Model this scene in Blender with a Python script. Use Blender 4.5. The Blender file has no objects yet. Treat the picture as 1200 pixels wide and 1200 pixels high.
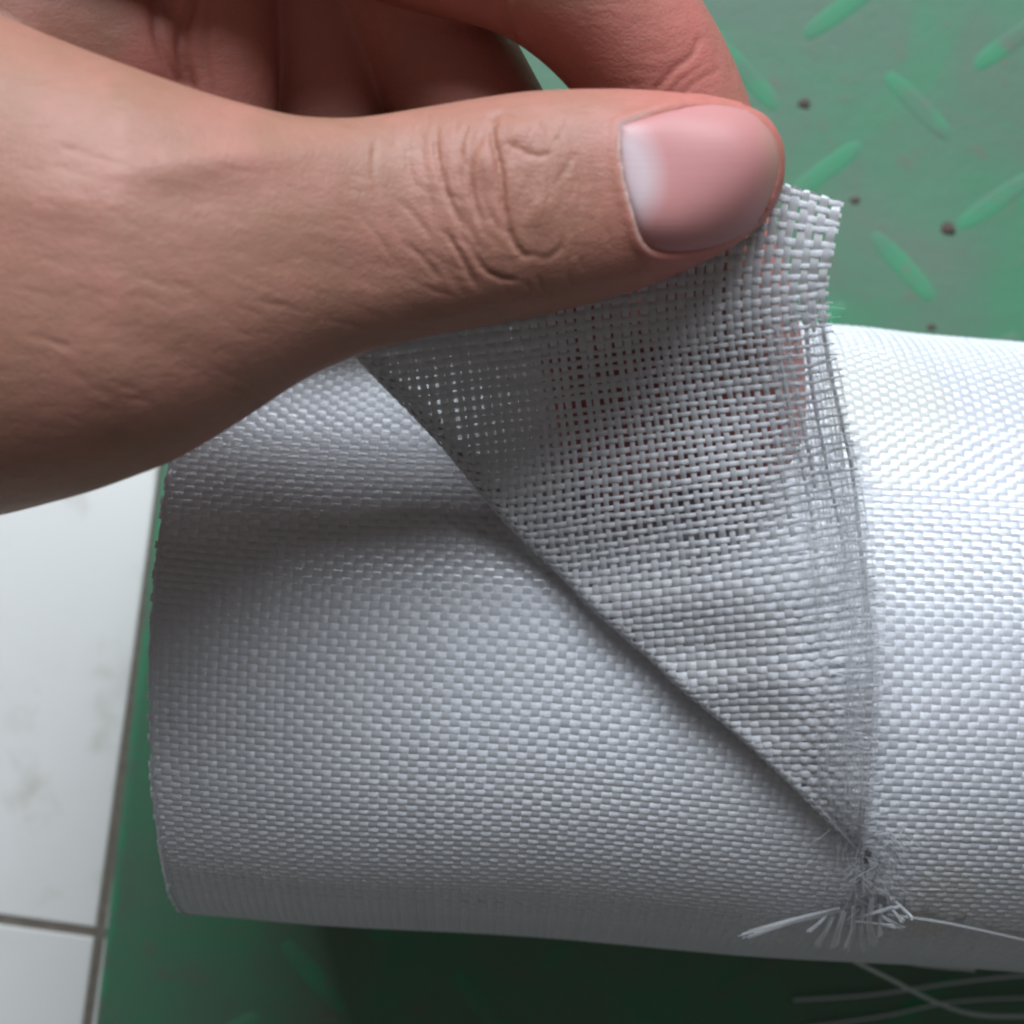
import bpy, math, random
import numpy as np
from mathutils import Vector, Matrix
from mathutils.bvhtree import BVHTree

random.seed(7); rng = np.random.default_rng(7)
scn = bpy.context.scene
CM = 0.01                       # coordinates below are in centimetres

# ------------------------------------------------------------------ camera
H, FPX = 30.0, 1800.0           # camera height above the plate (cm), focal length in photo pixels
cam = bpy.data.cameras.new('camera'); cam_o = bpy.data.objects.new('camera', cam)
scn.collection.objects.link(cam_o); scn.camera = cam_o
cam_o.location = (0, 0, H * CM); cam_o.rotation_euler = (0, 0, 0)
cam.sensor_width = 36; cam.lens = 36 * FPX / 1200
cam.clip_start = 0.01; cam.clip_end = 50
cam.dof.use_dof = True; cam.dof.focus_distance = 0.197; cam.dof.aperture_fstop = 21

# ------------------------------------------------------------------ light
w = bpy.data.worlds.new('World'); scn.world = w; w.use_nodes = True
bg = w.node_tree.nodes['Background']
bg.inputs[0].default_value = (1.0, 0.975, 0.96, 1); bg.inputs[1].default_value = 0.112
def area_lamp(name, direction, dist, size, power, col):
    l = bpy.data.lights.new(name, 'AREA'); l.shape = 'RECTANGLE'; l.size = size[0]; l.size_y = size[1]
    l.energy = power; l.color = col
    o = bpy.data.objects.new(name, l); scn.collection.objects.link(o)
    d = Vector(direction).normalized(); o.location = d * dist
    o.rotation_euler = d.to_track_quat('Z', 'Y').to_euler()
    return o
area_lamp('window_light', (0.02, 0.79, 0.67), 1.5, (1.3, 0.7), 44, (0.84, 0.92, 1.0))
vs = scn.view_settings; vs.view_transform = 'Standard'; vs.look = 'None'; vs.exposure = 0.1; vs.gamma = 1
vs.use_curve_mapping = False
scn.cycles.pixel_filter_type = 'BLACKMAN_HARRIS'; scn.cycles.filter_width = 2.3
scn.cycles.max_bounces = 6; scn.cycles.diffuse_bounces = 3; scn.cycles.glossy_bounces = 2; scn.cycles.transparent_max_bounces = 6
scn.cycles.caustics_reflective = False; scn.cycles.caustics_refractive = False
scn.cycles.use_adaptive_sampling = True; scn.cycles.adaptive_threshold = 0.02

# ------------------------------------------------------------------ helpers
def at(px, py, z):
    d = H - z
    return np.array([(px - 600) / FPX * d, (600 - py) / FPX * d, z])
def to_px(P):
    d = H - P[..., 2]
    return 600 + P[..., 0] / d * FPX, 600 - P[..., 1] / d * FPX
def link(o, parent=None):
    scn.collection.objects.link(o)
    if parent is not None:
        o.parent = parent; o.matrix_parent_inverse = Matrix.Translation(parent['_loc']).inverted() if '_loc' in parent else Matrix()
    return o
def mesh_obj(name, V, F, mat, parent=None, smooth=True, uv=None):
    """V in cm (world), F quads/tris; one mesh object"""
    me = bpy.data.meshes.new(name)
    V = np.asarray(V, float) * CM
    if isinstance(F, np.ndarray) and F.ndim == 2:
        n, k = F.shape
        me.vertices.add(len(V)); me.vertices.foreach_set('co', V.astype(np.float32).ravel())
        me.loops.add(n * k); me.loops.foreach_set('vertex_index', F.astype(np.int32).ravel())
        me.polygons.add(n); me.polygons.foreach_set('loop_start', np.arange(0, n * k, k, dtype=np.int32))
        me.polygons.foreach_set('loop_total', np.full(n, k, np.int32))
        me.update(calc_edges=True)
    else:
        me.from_pydata([tuple(v) for v in V], [], [tuple(int(i) for i in f) for f in F])
    me.polygons.foreach_set('use_smooth', np.full(len(me.polygons), smooth))
    if uv is not None:
        ul = me.uv_layers.new(name='UVMap')
        li = np.empty(len(me.loops), np.int32); me.loops.foreach_get('vertex_index', li)
        ul.data.foreach_set('uv', uv[li].astype(np.float32).ravel())
    if mat: me.materials.append(mat)
    o = bpy.data.objects.new(name, me)
    scn.collection.objects.link(o)
    if parent is not None:
        o.parent = parent
        o.matrix_parent_inverse = world_of(parent).inverted()
    return o
def world_of(o):
    m = Matrix.LocRotScale(o.location, o.rotation_euler, o.scale)
    return (world_of(o.parent) @ o.matrix_parent_inverse @ m) if o.parent else m
def tag(o, label, cat=None, kind=None, group=None):
    if label: o['label'] = label
    if cat: o['category'] = cat
    if kind: o['kind'] = kind
    if group: o['group'] = group
    return o
def empty(name, loc_cm, parent=None):
    o = bpy.data.objects.new(name, None); scn.collection.objects.link(o)
    o.location = Vector(loc_cm) * CM; o.empty_display_size = 0.01
    if parent is not None:
        o.parent = parent; o.matrix_parent_inverse = world_of(parent).inverted()
        o.location = (0, 0, 0); o.matrix_parent_inverse = Matrix()
    return o
def unit(v): return v / np.maximum(np.linalg.norm(v, axis=-1, keepdims=True), 1e-9)
def spline(P, n):
    """Catmull-Rom through rows of P, n samples"""
    P = np.asarray(P, float); m = len(P)
    t = np.linspace(0, m - 1, n); i = np.clip(t.astype(int), 0, m - 2); f = (t - i)[:, None]
    g = lambda k: P[np.clip(k, 0, m - 1)]
    p0, p1, p2, p3 = g(i - 1), g(i), g(i + 1), g(i + 2)
    p0 = np.where((i == 0)[:, None], 2 * p1 - p2, p0); p3 = np.where((i == m - 2)[:, None], 2 * p2 - p1, p3)
    return 0.5 * (2 * p1 + (p2 - p0) * f + (2 * p0 - 5 * p1 + 4 * p2 - p3) * f**2 + (3 * p1 - p0 - 3 * p2 + p3) * f**3)
def sweep(P, N, hw, hh, sides=6, close=True):
    """flattened tube along P with up-normals N -> V, F, UV"""
    n = len(P); T = unit(np.gradient(P, axis=0)); S = unit(np.cross(N, T)); U = np.cross(T, S)
    hw = np.broadcast_to(np.asarray(hw, float), (n,)); hh = np.broadcast_to(np.asarray(hh, float), (n,))
    if sides == 6:              # flat lens section: rounded top strip and a separate underside, so its rim keeps a crisp edge
        ca = np.array([1.0, 0.66, 0.0, -0.66, -1.0, -1.0, 1.0]); sa = np.array([-0.35, 0.72, 1.0, 0.72, -0.35, -0.35, -0.35]); sides = 7
        pairs = [(0, 1), (1, 2), (2, 3), (3, 4), (5, 6)]
    else:
        ang = np.arange(sides) * 2 * math.pi / sides; ca, sa = np.cos(ang), np.sin(ang); pairs = [(q, (q + 1) % sides) for q in range(sides)]
    V = P[:, None] + S[:, None] * (hw[:, None] * ca)[..., None] + U[:, None] * (hh[:, None] * sa)[..., None]
    L = np.concatenate([[0], np.cumsum(np.linalg.norm(np.diff(P, axis=0), axis=1))])
    UV = np.stack([np.repeat(L, sides), np.tile(np.arange(sides) / sides, n)], 1)
    i = np.arange(n - 1)[:, None] * sides; k = np.array([p[0] for p in pairs])[None]; k2 = np.array([p[1] for p in pairs])[None]
    F = np.stack([i + k, i + k2, i + sides + k2, i + sides + k], -1).reshape(-1, 4)
    return V.reshape(-1, 3), F, UV
def join(parts):
    Vs, Fs, Us, o = [], [], [], 0
    for V, F, U in parts:
        Vs.append(V); Fs.append(F + o); Us.append(U); o += len(V)
    return np.concatenate(Vs), np.concatenate(Fs), np.concatenate(Us)
def smooth_noise(x, seed, n=64):
    r = np.random.default_rng(seed).normal(size=n)
    return np.interp(np.mod(x, n - 1), np.arange(n), r)

# ------------------------------------------------------------------ materials
class NT:
    def __init__(s, name):
        s.m = bpy.data.materials.new(name); s.m.use_nodes = True; s.t = s.m.node_tree
        s.p = s.t.nodes['Principled BSDF']; s.out = s.t.nodes['Material Output']
    def n(s, typ, **kw):
        nd = s.t.nodes.new(typ)
        for k, v in kw.items():
            if k.startswith('i_'): nd.inputs[k[2:].replace('_', ' ')].default_value = v
            else: setattr(nd, k, v)
        return nd
    def l(s, a, b): s.t.links.new(a, b)
    def noise(s, scale, detail=4, rough=0.55, vec=None, dist=0):
        nd = s.n('ShaderNodeTexNoise'); nd.inputs['Scale'].default_value = scale; nd.inputs['Detail'].default_value = detail
        nd.inputs['Roughness'].default_value = rough; nd.inputs['Distortion'].default_value = dist
        if vec is not None: s.l(vec, nd.inputs['Vector'])
        return nd.outputs['Fac']
    def ramp(s, fac, stops):
        r = s.n('ShaderNodeValToRGB'); e = r.color_ramp.elements
        e[0].position, e[0].color = stops[0][0], (*stops[0][1], 1); e[1].position, e[1].color = stops[-1][0], (*stops[-1][1], 1)
        for p, c in stops[1:-1]:
            x = e.new(p); x.color = (*c, 1)
        s.l(fac, r.inputs[0]); return r.outputs[0]
    def mix(s, fac, a, b, mode='MIX'):
        m = s.n('ShaderNodeMix', data_type='RGBA', blend_type=mode)
        for sock, v in ((m.inputs[0], fac), (m.inputs[6], a), (m.inputs[7], b)):
            if hasattr(v, 'is_linked'): s.l(v, sock)
            elif isinstance(v, tuple): sock.default_value = (*v, 1)
            else: sock.default_value = v
        return m.outputs[2]
    def bump(s, h, strength, dist, normal=None):
        b = s.n('ShaderNodeBump'); b.inputs['Strength'].default_value = strength; b.inputs['Distance'].default_value = dist
        s.l(h, b.inputs['Height'])
        if normal is not None: s.l(normal, b.inputs['Normal'])
        return b.outputs[0]
    def obj(s): return s.n('ShaderNodeTexCoord').outputs['Object']
    def map(s, vec, scale=(1, 1, 1), rot=(0, 0, 0)):
        m = s.n('ShaderNodeMapping'); m.inputs['Scale'].default_value = scale; m.inputs['Rotation'].default_value = rot
        s.l(vec, m.inputs['Vector']); return m.outputs[0]

def glass_yarn(name, col, transl, rough, gloss, tints=()):
    k = NT(name); p = k.p
    uv = k.n('ShaderNodeTexCoord').outputs['UV']
    streak = k.noise(1.0, 3, 0.6, k.map(uv, (3.5, 30, 1)))
    rnd = k.n('ShaderNodeObjectInfo').outputs['Random']
    c = k.mix(streak, tuple(x * 0.80 for x in col), tuple(min(1, x * 1.06) for x in col))
    r2 = k.ramp(rnd, [(0, (0.9, 0.9, 0.91)), (1, (1, 1, 1))])
    c = k.mix(1.0, c, r2, 'MULTIPLY')
    pos = k.n('ShaderNodeNewGeometry').outputs['Position']
    for centre, rad, scol, amt in tints:              # faint yellowish patches tinted into the cloth colour
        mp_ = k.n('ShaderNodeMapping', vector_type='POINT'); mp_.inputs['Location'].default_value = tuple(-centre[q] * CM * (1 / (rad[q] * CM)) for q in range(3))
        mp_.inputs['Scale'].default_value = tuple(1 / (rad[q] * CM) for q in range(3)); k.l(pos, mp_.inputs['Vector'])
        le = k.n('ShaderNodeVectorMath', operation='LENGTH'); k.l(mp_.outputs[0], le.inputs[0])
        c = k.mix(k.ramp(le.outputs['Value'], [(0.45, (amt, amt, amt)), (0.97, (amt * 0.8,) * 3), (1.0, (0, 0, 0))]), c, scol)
    b = k.bump(streak, 0.5, 0.00012)
    tg_ = k.n('ShaderNodeTangent', direction_type='UV_MAP', uv_map='UVMap')
    df = k.n('ShaderNodeBsdfDiffuse'); k.l(c, df.inputs[0]); k.l(b, df.inputs['Normal'])
    tr = k.n('ShaderNodeBsdfTranslucent'); tr.inputs[0].default_value = (*col, 1)
    mx = k.n('ShaderNodeMixShader'); mx.inputs[0].default_value = transl
    k.l(df.outputs[0], mx.inputs[1]); k.l(tr.outputs[0], mx.inputs[2])
    gl = k.n('ShaderNodeBsdfAnisotropic'); gl.inputs['Color'].default_value = (0.95, 0.96, 1.0, 1); gl.inputs['Roughness'].default_value = rough
    gl.inputs['Anisotropy'].default_value = 0.92; gl.inputs['Rotation'].default_value = 0.0     # smooth along the filaments, rough across
    k.l(tg_.outputs[0], gl.inputs['Tangent']); k.l(b, gl.inputs['Normal'])
    m2 = k.n('ShaderNodeMixShader'); m2.inputs[0].default_value = gloss
    k.l(mx.outputs[0], m2.inputs[1]); k.l(gl.outputs[0], m2.inputs[2]); k.l(m2.outputs[0], k.out.inputs[0])
    k.t.nodes.remove(p)
    return k.m
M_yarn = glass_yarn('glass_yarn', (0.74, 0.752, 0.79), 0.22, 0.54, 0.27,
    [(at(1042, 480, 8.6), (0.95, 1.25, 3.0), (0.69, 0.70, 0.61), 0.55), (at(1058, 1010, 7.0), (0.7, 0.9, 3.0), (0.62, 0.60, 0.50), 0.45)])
M_flap = glass_yarn('glass_yarn_thin', (0.90, 0.90, 0.92), 0.52, 0.52, 0.20)
k = NT('loose_fibre'); k.p.inputs['Base Color'].default_value = (0.85, 0.86, 0.88, 1); k.p.inputs['Roughness'].default_value = 0.3
tr = k.n('ShaderNodeBsdfTransparent'); mx = k.n('ShaderNodeMixShader'); mx.inputs[0].default_value = 0.30
tl = k.n('ShaderNodeBsdfTranslucent'); tl.inputs[0].default_value = (0.9, 0.9, 0.93, 1); m1 = k.n('ShaderNodeMixShader'); m1.inputs[0].default_value = 0.5
k.l(k.p.outputs[0], m1.inputs[1]); k.l(tl.outputs[0], m1.inputs[2]); k.l(m1.outputs[0], mx.inputs[1]); k.l(tr.outputs[0], mx.inputs[2]); k.l(mx.outputs[0], k.out.inputs[0]); M_fibre = k.m
k = NT('wound_cloth'); k.p.inputs['Base Color'].default_value = (0.70, 0.71, 0.73, 1); k.p.inputs['Roughness'].default_value = 0.7; M_wound = k.m

# painted checker plate
k = NT('green_paint'); o_ = k.obj()
n1 = k.noise(30, 6, 0.62, o_, 0.8); n2 = k.noise(150, 4, 0.65, o_); n3 = k.noise(14, 3, 0.5, o_)
worn = k.ramp(n1, [(0.36, (0.0, 0.0, 0.0)), (0.62, (1, 1, 1))])
c = k.mix(worn, (0.043, 0.168, 0.085), (0.072, 0.135, 0.090))
c = k.mix(k.ramp(n2, [(0.58, (0, 0, 0)), (0.74, (0.6, 0.6, 0.6))]), c, (0.12, 0.095, 0.07))
c = k.mix(k.ramp(n3, [(0.5, (0, 0, 0)), (0.7, (0.5, 0.5, 0.5))]), c, (0.11, 0.145, 0.11))
k.l(c, k.p.inputs['Base Color']); k.p.inputs['Roughness'].default_value = 0.55
k.l(k.bump(n2, 0.25, 0.0006), k.p.inputs['Normal']); M_plate = k.m
k = NT('green_paint_ridge'); o_ = k.n('ShaderNodeTexCoord').outputs['Object']
gp = k.n('ShaderNodeNewGeometry').outputs['Position']
n1 = k.noise(70, 6, 0.65, gp, 0.8)
c = k.mix(k.ramp(n1, [(0.46, (0, 0, 0)), (0.66, (1, 1, 1))]), (0.045, 0.200, 0.102), (0.080, 0.145, 0.100))
c = k.mix(k.ramp(k.noise(190, 4, 0.6, gp), [(0.58, (0, 0, 0)), (0.72, (0.7, 0.7, 0.7))]), c, (0.13, 0.12, 0.095))
k.l(c, k.p.inputs['Base Color']); k.p.inputs['Roughness'].default_value = 0.75
k.l(k.bump(n1, 0.2, 0.0005), k.p.inputs['Normal']); M_ridge = k.m
# tile, grout
k = NT('glazed_tile'); gp = k.n('ShaderNodeNewGeometry').outputs['Position']
n1 = k.noise(22, 5, 0.6, gp); n2 = k.noise(90, 3, 0.5, gp)
c = k.mix(k.ramp(n1, [(0.5, (0, 0, 0)), (0.75, (0.55, 0.55, 0.55))]), (0.72, 0.715, 0.69), (0.60, 0.575, 0.52))
c = k.mix(k.ramp(n2, [(0.60, (0, 0, 0)), (0.78, (0.5, 0.5, 0.5))]), c, (0.42, 0.39, 0.33))
k.l(c, k.p.inputs['Base Color']); k.p.inputs['Roughness'].default_value = 0.32; M_tile = k.m
k = NT('dirty_grout'); gp = k.n('ShaderNodeNewGeometry').outputs['Position']
k.l(k.mix(k.noise(400, 4, 0.6, gp), (0.09, 0.075, 0.06), (0.22, 0.19, 0.155)), k.p.inputs['Base Color']); k.p.inputs['Roughness'].default_value = 0.9; M_grout = k.m
k = NT('dark_crumb'); k.p.inputs['Base Color'].default_value = (0.06, 0.04, 0.03, 1); k.p.inputs['Roughness'].default_value = 0.8; M_crumb = k.m
# skin
k = NT('skin'); o_ = k.obj()
n1 = k.noise(85, 6, 0.65, o_, 0.6); n2 = k.noise(520, 5, 0.7, o_); n3 = k.noise(1.0, 3, 0.5, k.map(o_, (260, 700, 700), (0, 0, math.radians(-35))))
tone = k.n('ShaderNodeAttribute', attribute_name='tone').outputs['Color']
c = k.mix(k.ramp(n1, [(0.35, (0, 0, 0)), (0.68, (1, 1, 1))]), (0.285, 0.145, 0.096), (0.365, 0.164, 0.124))
sep = k.n('ShaderNodeSeparateColor'); k.l(tone, sep.inputs[0])
c = k.mix(sep.outputs[0], c, (0.50, 0.150, 0.130))      # flushed finger tips
c = k.mix(sep.outputs[1], c, (0.30, 0.125, 0.085))      # brown knuckle pigment
c = k.mix(sep.outputs[2], c, (0.60, 0.47, 0.43))      # dry skin at the cuticle
c = k.mix(k.ramp(n2, [(0.42, (0, 0, 0)), (0.75, (0.45, 0.45, 0.45))]), c, (0.30, 0.125, 0.085))
k.l(c, k.p.inputs['Base Color']); k.p.inputs['Roughness'].default_value = 0.52; k.p.inputs['Specular IOR Level'].default_value = 0.4
k.p.inputs['Subsurface Weight'].default_value = 0.22; k.p.inputs['Subsurface Radius'].default_value = (1.0, 0.35, 0.2); k.p.inputs['Subsurface Scale'].default_value = 0.003
vor = k.n('ShaderNodeTexVoronoi', feature='DISTANCE_TO_EDGE'); vor.inputs['Scale'].default_value = 1500; k.l(o_, vor.inputs['Vector'])
vr = k.ramp(vor.outputs['Distance'], [(0.0, (0, 0, 0)), (0.18, (1, 1, 1))])
b1 = k.bump(n3, 0.42, 0.0003); b2 = k.bump(vr, 0.28, 0.00008, b1); b3 = k.bump(n2, 0.2, 0.0002, b2)
k.l(b3, k.p.inputs['Normal']); M_skin = k.m
# nail
k = NT('finger_nail'); uv = k.n('ShaderNodeTexCoord').outputs['UV']
sx = k.n('ShaderNodeSeparateXYZ'); k.l(uv, sx.inputs[0])
mp = k.n('ShaderNodeMapping'); mp.inputs['Location'].default_value = (0.02, -0.50, 0); mp.inputs['Scale'].default_value = (1, 1, 1); k.l(uv, mp.inputs['Vector'])
mp2 = k.map(mp.outputs[0], (2.5, 1.9, 1)); ln = k.n('ShaderNodeVectorMath', operation='LENGTH'); k.l(mp2, ln.inputs[0])
lun = k.ramp(ln.outputs['Value'], [(0.45, (0.85, 0.85, 0.85)), (0.85, (0, 0, 0))])
ridge = k.noise(1.0, 2, 0.5, k.map(uv, (1.2, 42, 1)))
c = k.mix(k.noise(3.0, 2, 0.5, uv), (0.43, 0.185, 0.178), (0.49, 0.218, 0.210))
c = k.mix(lun, c, (0.50, 0.405, 0.425))
c = k.mix(k.ramp(sx.outputs[0], [(0.86, (0, 0, 0)), (1.0, (0.7, 0.7, 0.7))]), c, (0.42, 0.24, 0.18))
k.l(c, k.p.inputs['Base Color']); k.p.inputs['Roughness'].default_value = 0.48; k.p.inputs['Specular IOR Level'].default_value = 0.35
k.p.inputs['Subsurface Weight'].default_value = 0.15; k.p.inputs['Subsurface Radius'].default_value = (1, 0.4, 0.3); k.p.inputs['Subsurface Scale'].default_value = 0.0015
k.l(k.bump(ridge, 0.26, 0.00008), k.p.inputs['Normal']); M_nail = k.m

# ------------------------------------------------------------------ floor of tiles
ZT = -0.5                                              # tile top level (cm)
def rot_pt(o, d, p, a, b): return o + d * a + p * b
g0 = at(129, 975, ZT)[:2]                               # a point on the long joint
dj = unit(at(182, 600, ZT)[:2] - at(100, 1200, ZT)[:2]); pj = np.array([dj[1], -dj[0]])   # along joint, to its right
jc = at(117, 1094, ZT)[:2]                              # crossing of the joints
def box(cx, c1, c2, z0, z1, bev):
    """box spanned by corner cx and in-plane edge vectors c1, c2, chamfered top"""
    n1, n2 = unit(c1), unit(c2)
    def ring(i, z): return [np.append(q, z) for q in (cx + n1 * i + n2 * i, cx + c1 - n1 * i + n2 * i, cx + c1 + c2 - n1 * i - n2 * i, cx + c2 + n1 * i - n2 * i)]
    V = ring(0, z0) + ring(0, z1 - bev) + ring(bev * 0.4, z1 - bev * 0.3) + ring(bev * 1.3, z1)
    F = []
    for r in range(3):
        for q in range(4): F.append((r * 4 + q, r * 4 + (q + 1) % 4, r * 4 + 4 + (q + 1) % 4, r * 4 + 4 + q))
    F += [(12, 13, 14, 15), (3, 2, 1, 0)]
    return V, F
V, F = box(jc - dj * 62 - pj * 62, dj * 124, pj * 124, ZT - 1.2, ZT - 0.035, 0.01)
floor = tag(mesh_obj('floor', V, F, M_grout, smooth=False), 'white glazed tile floor with dirty dark joints', None, 'structure')
g = 0.10; TS = 30.0
for sa, sb in ((0, -1), (-1, -1), (0, 0), (-1, 0)):
    c0 = jc + dj * (sa * (TS + 2 * g) + g) + pj * (sb * (TS + 2 * g) + g)
    V, F = box(c0, dj * TS, pj * TS, ZT - 0.8, ZT, 0.03)
    mesh_obj('tile', V, F, M_tile, floor, smooth=False)

# ------------------------------------------------------------------ green checker plate
e1, e0 = at(186, 600, 0)[:2], at(117, 1180, 0)[:2]
de = unit(e1 - e0); pe = np.array([de[1], -de[0]])
plate = tag(empty('steel_plate', np.append(e0 + pe * 12, ZT)), 'worn green painted steel checker plate lying on the white tiles under the roll', 'steel plate')
V, F = box(e0 - de * 14, de * 48, pe * 40, ZT + 0.002, 0.0, 0.10)
mesh_obj('sheet', V, F, M_plate, plate, smooth=False)
V, F = box(e0 - de * 14 - pe * 0.05, de * 48, pe * 0.20, ZT + 0.004, 0.012, 0.05)
tag(mesh_obj('edge_strip', V, F, M_ridge, plate, smooth=False), 'brighter green painted edge of the plate')
# lens-shaped ridges, alternating on a square lattice
def lens_mesh(L, W, hgt):
    V, F = [], []; n, m = 14, 6
    for i in range(n + 1):
        t = i / n * 2 - 1; ww = W * (1 - abs(t)**3.2)**0.6
        for j in range(m + 1):
            s = j / m * 2 - 1
            V.append((t * L, s * max(ww, 0.004), hgt * (1 - s**4) * (1 - t**8) - 0.02))
    for i in range(n):
        for j in range(m):
            a = i * (m + 1) + j; F.append((a, a + m + 1, a + m + 2, a + 1))
    me = bpy.data.meshes.new('tread_bar'); me.from_pydata([tuple(c * CM for c in v) for v in V], [], F)
    for p in me.polygons: p.use_smooth = True
    me.materials.append(M_ridge); return me
lens = lens_mesh(1.0, 0.26, 0.034)
A0 = at(967, 200, 0)[:2]; L1 = at(1167, 236, 0)[:2] - A0; L2 = at(985, 12, 0)[:2] - A0
for i in range(-6, 3):
    for j in range(-6, 3):
        for typ, off, ang in (('a', 0.0, math.radians(36)), ('b', 0.5, math.radians(-47))):
            c = A0 + L1 * (i + off) + L2 * (j + off)
            if np.dot(c - e0, pe) < 1.0 or np.dot(c - e0, pe) > 38 or not -13 < np.dot(c - e0, de) < 32: continue
            o = bpy.data.objects.new('tread_bar', lens); scn.collection.objects.link(o)
            o.parent = plate; o.matrix_parent_inverse = world_of(plate).inverted()
            o.location = (c[0] * CM, c[1] * CM, 0.0); o.rotation_euler = (0, 0, ang + random.uniform(-.03, .03))
# specks of dirt on the plate
def crumb(px, py, r, label):
    n = 10; V = []; z = 0.03
    c = at(px, py, 0.0)
    for ring, hh in ((1.0, 0.0), (0.85, 0.35), (0.45, 0.6)):
        for q in range(n):
            a = q / n * 2 * math.pi; rr = r * ring * random.uniform(0.6, 1.25)
            V.append((c[0] + rr * math.cos(a), c[1] + 0.8 * rr * math.sin(a), 0.4 * hh * r + 0.001))
    V.append((c[0], c[1], 0.27 * r)); F = []
    for k_ in range(2):
        for q in range(n): F.append((k_ * n + q, k_ * n + (q + 1) % n, k_ * n + n + (q + 1) % n, k_ * n + n + q))
    for q in range(n): F.append((2 * n + q, 2 * n + (q + 1) % n, 3 * n))
    tag(mesh_obj('dirt_crumb', V, F, M_crumb), label, 'dirt crumb', None, 'dirt crumbs on the green plate')
crumb(942, 122, 0.13, 'dark brown dirt crumb on the green plate, uppermost one, above the cloth corner')
crumb(1003, 235, 0.11, 'black dirt crumb on the green plate touching the corner tip of the cloth')
crumb(1112, 268, 0.15, 'brown dirt crumb at the lower end of a tread bar, rightmost one')
crumb(1092, 384, 0.09, 'small dark dirt crumb on the green plate just above the white roll')

# ------------------------------------------------------------------ the roll
R = 4.97; AL = math.radians(4.1)
AX = np.array([math.cos(AL), -math.sin(AL), 0]); PP = np.array([math.sin(AL), math.cos(AL), 0]); ZZ = np.array([0, 0, 1.0])
A00 = np.array([0, -1.75, R])
UL, UR, UY = -4.68, 13.5, 8.6      # ends of the roll; yarns are laid as far as UY
def surf(u, th, r):
    u, th, r = np.broadcast_arrays(np.asarray(u, float), np.asarray(th, float), np.asarray(r, float))
    r = r + 0.035 * np.sin(u * 0.9 + 1.0) * np.sin(th * 2.2 + 0.6) * np.clip((u - UL) / 2, 0, 1)
    u, th = u + 0.035 * np.sin(th * 3.1 + u * 0.55), th + 0.007 * np.sin(u * 0.9 + 1.3 + th)
    nr = np.cos(th)[..., None] * ZZ + np.sin(th)[..., None] * PP
    return A00 + u[..., None] * AX + r[..., None] * nr, nr
def hit(px, py, r=R):
    """roll coordinates (u, theta) and z seen at a photo pixel"""
    o = np.array([0, 0, H]) - A00; d = np.array([(px - 600) / FPX, (600 - py) / FPX, -1.0])
    oo = np.array([o @ PP, o[2]]); dd = np.array([d @ PP, d[2]])
    a, b, c = dd @ dd, 2 * oo @ dd, oo @ oo - r * r
    disc = b * b - 4 * a * c
    t = (-b - math.sqrt(max(disc, 0))) / (2 * a)
    P = o + d * t
    return P @ AX, math.atan2(P @ PP, P[2]), P[2] + A00[2]
roll = tag(empty('fabric_roll', (A00[0] + 2, A00[1], 0)),
           'roll of white woven glass cloth with its loose corner folded back', 'fabric roll')
# wound body with hollow core
n = 180; V = []
BODY = [(UL + 0.04, 2.0), (UL + 0.03, R - 0.10)] + [(u, R - 0.013) for u in np.linspace(UL + 0.10, UR - 0.1, 90)] + [(UR, R - 0.10), (UR, 2.0)]
for u, r in BODY:
    th = (np.arange(n) / n - 0.5) * 2 * math.pi; P, _ = surf(u, th, r); V.append(P)
V = np.concatenate(V); F = []
for k_ in range(len(BODY)):
    k2 = (k_ + 1) % len(BODY)
    for q in range(n): F.append((k_ * n + q, k_ * n + (q + 1) % n, k2 * n + (q + 1) % n, k2 * n + q))
wound = mesh_obj('wound_layers', V, np.array(F), M_wound, roll)

PU, PV = 0.129, 0.1005          # yarn spacing along the axis / round the roll
AMP, HH = 0.0080, 0.0075
def weave_line(uidx, vidx, tofs, fam):
    return None
SUB = 4
def warp_line(i, u, th0, th1, r, hw, parent, mat, jit=0.010, name='warp_yarn'):
    v0, v1 = th0 * R / PV, th1 * R / PV
    nn = max(3, int((v1 - v0) * SUB)); vi = np.linspace(v0, v1, nn)
    uu = u + jit * smooth_noise(vi * 0.12 + i * 7.3, 11) 
    P, N = surf(uu, vi * PV / R, (r(uu, vi * PV / R) if callable(r) else r) + AMP * np.cos(math.pi * (vi + i)))
    V, F, U = sweep(P, N, hw * (1 + 0.09 * smooth_noise(vi * 0.25 + i * 3.1, 5)), HH)
    return mesh_obj(name, V, F, mat, parent, uv=U)
def weft_line(j, th, u0, u1, r, hw, parent, mat, jit=0.006, name='weft_yarn'):
    i0, i1 = u0 / PU, u1 / PU
    nn = max(3, int((i1 - i0) * SUB)); ui = np.linspace(i0, i1, nn)
    tt = th + jit / R * smooth_noise(ui * 0.12 + j * 5.7, 13)
    P, N = surf(ui * PU, tt, (r(ui * PU, tt) if callable(r) else r) - AMP * np.cos(math.pi * (ui + j)))
    V, F, U = sweep(P, N, hw * (1 + 0.09 * smooth_noise(ui * 0.25 + j * 2.3, 6)), HH)
    return mesh_obj(name, V, F, mat, parent, uv=U)

# crease of the fold, as seen, in photo pixels; and the free edge of the folded corner
KPX = [(330, 335), (418, 421), (505, 512), (600, 621), (700, 719), (800, 808), (900, 893), (965, 957), (1012, 1004)]
KU = np.array([hit(*p)[0] for p in KPX]); KT = np.array([hit(*p)[1] for p in KPX])
def crease_u(th): return np.interp(-th, -KT[np.argsort(-KT)], KU[np.argsort(-KT)])
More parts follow.
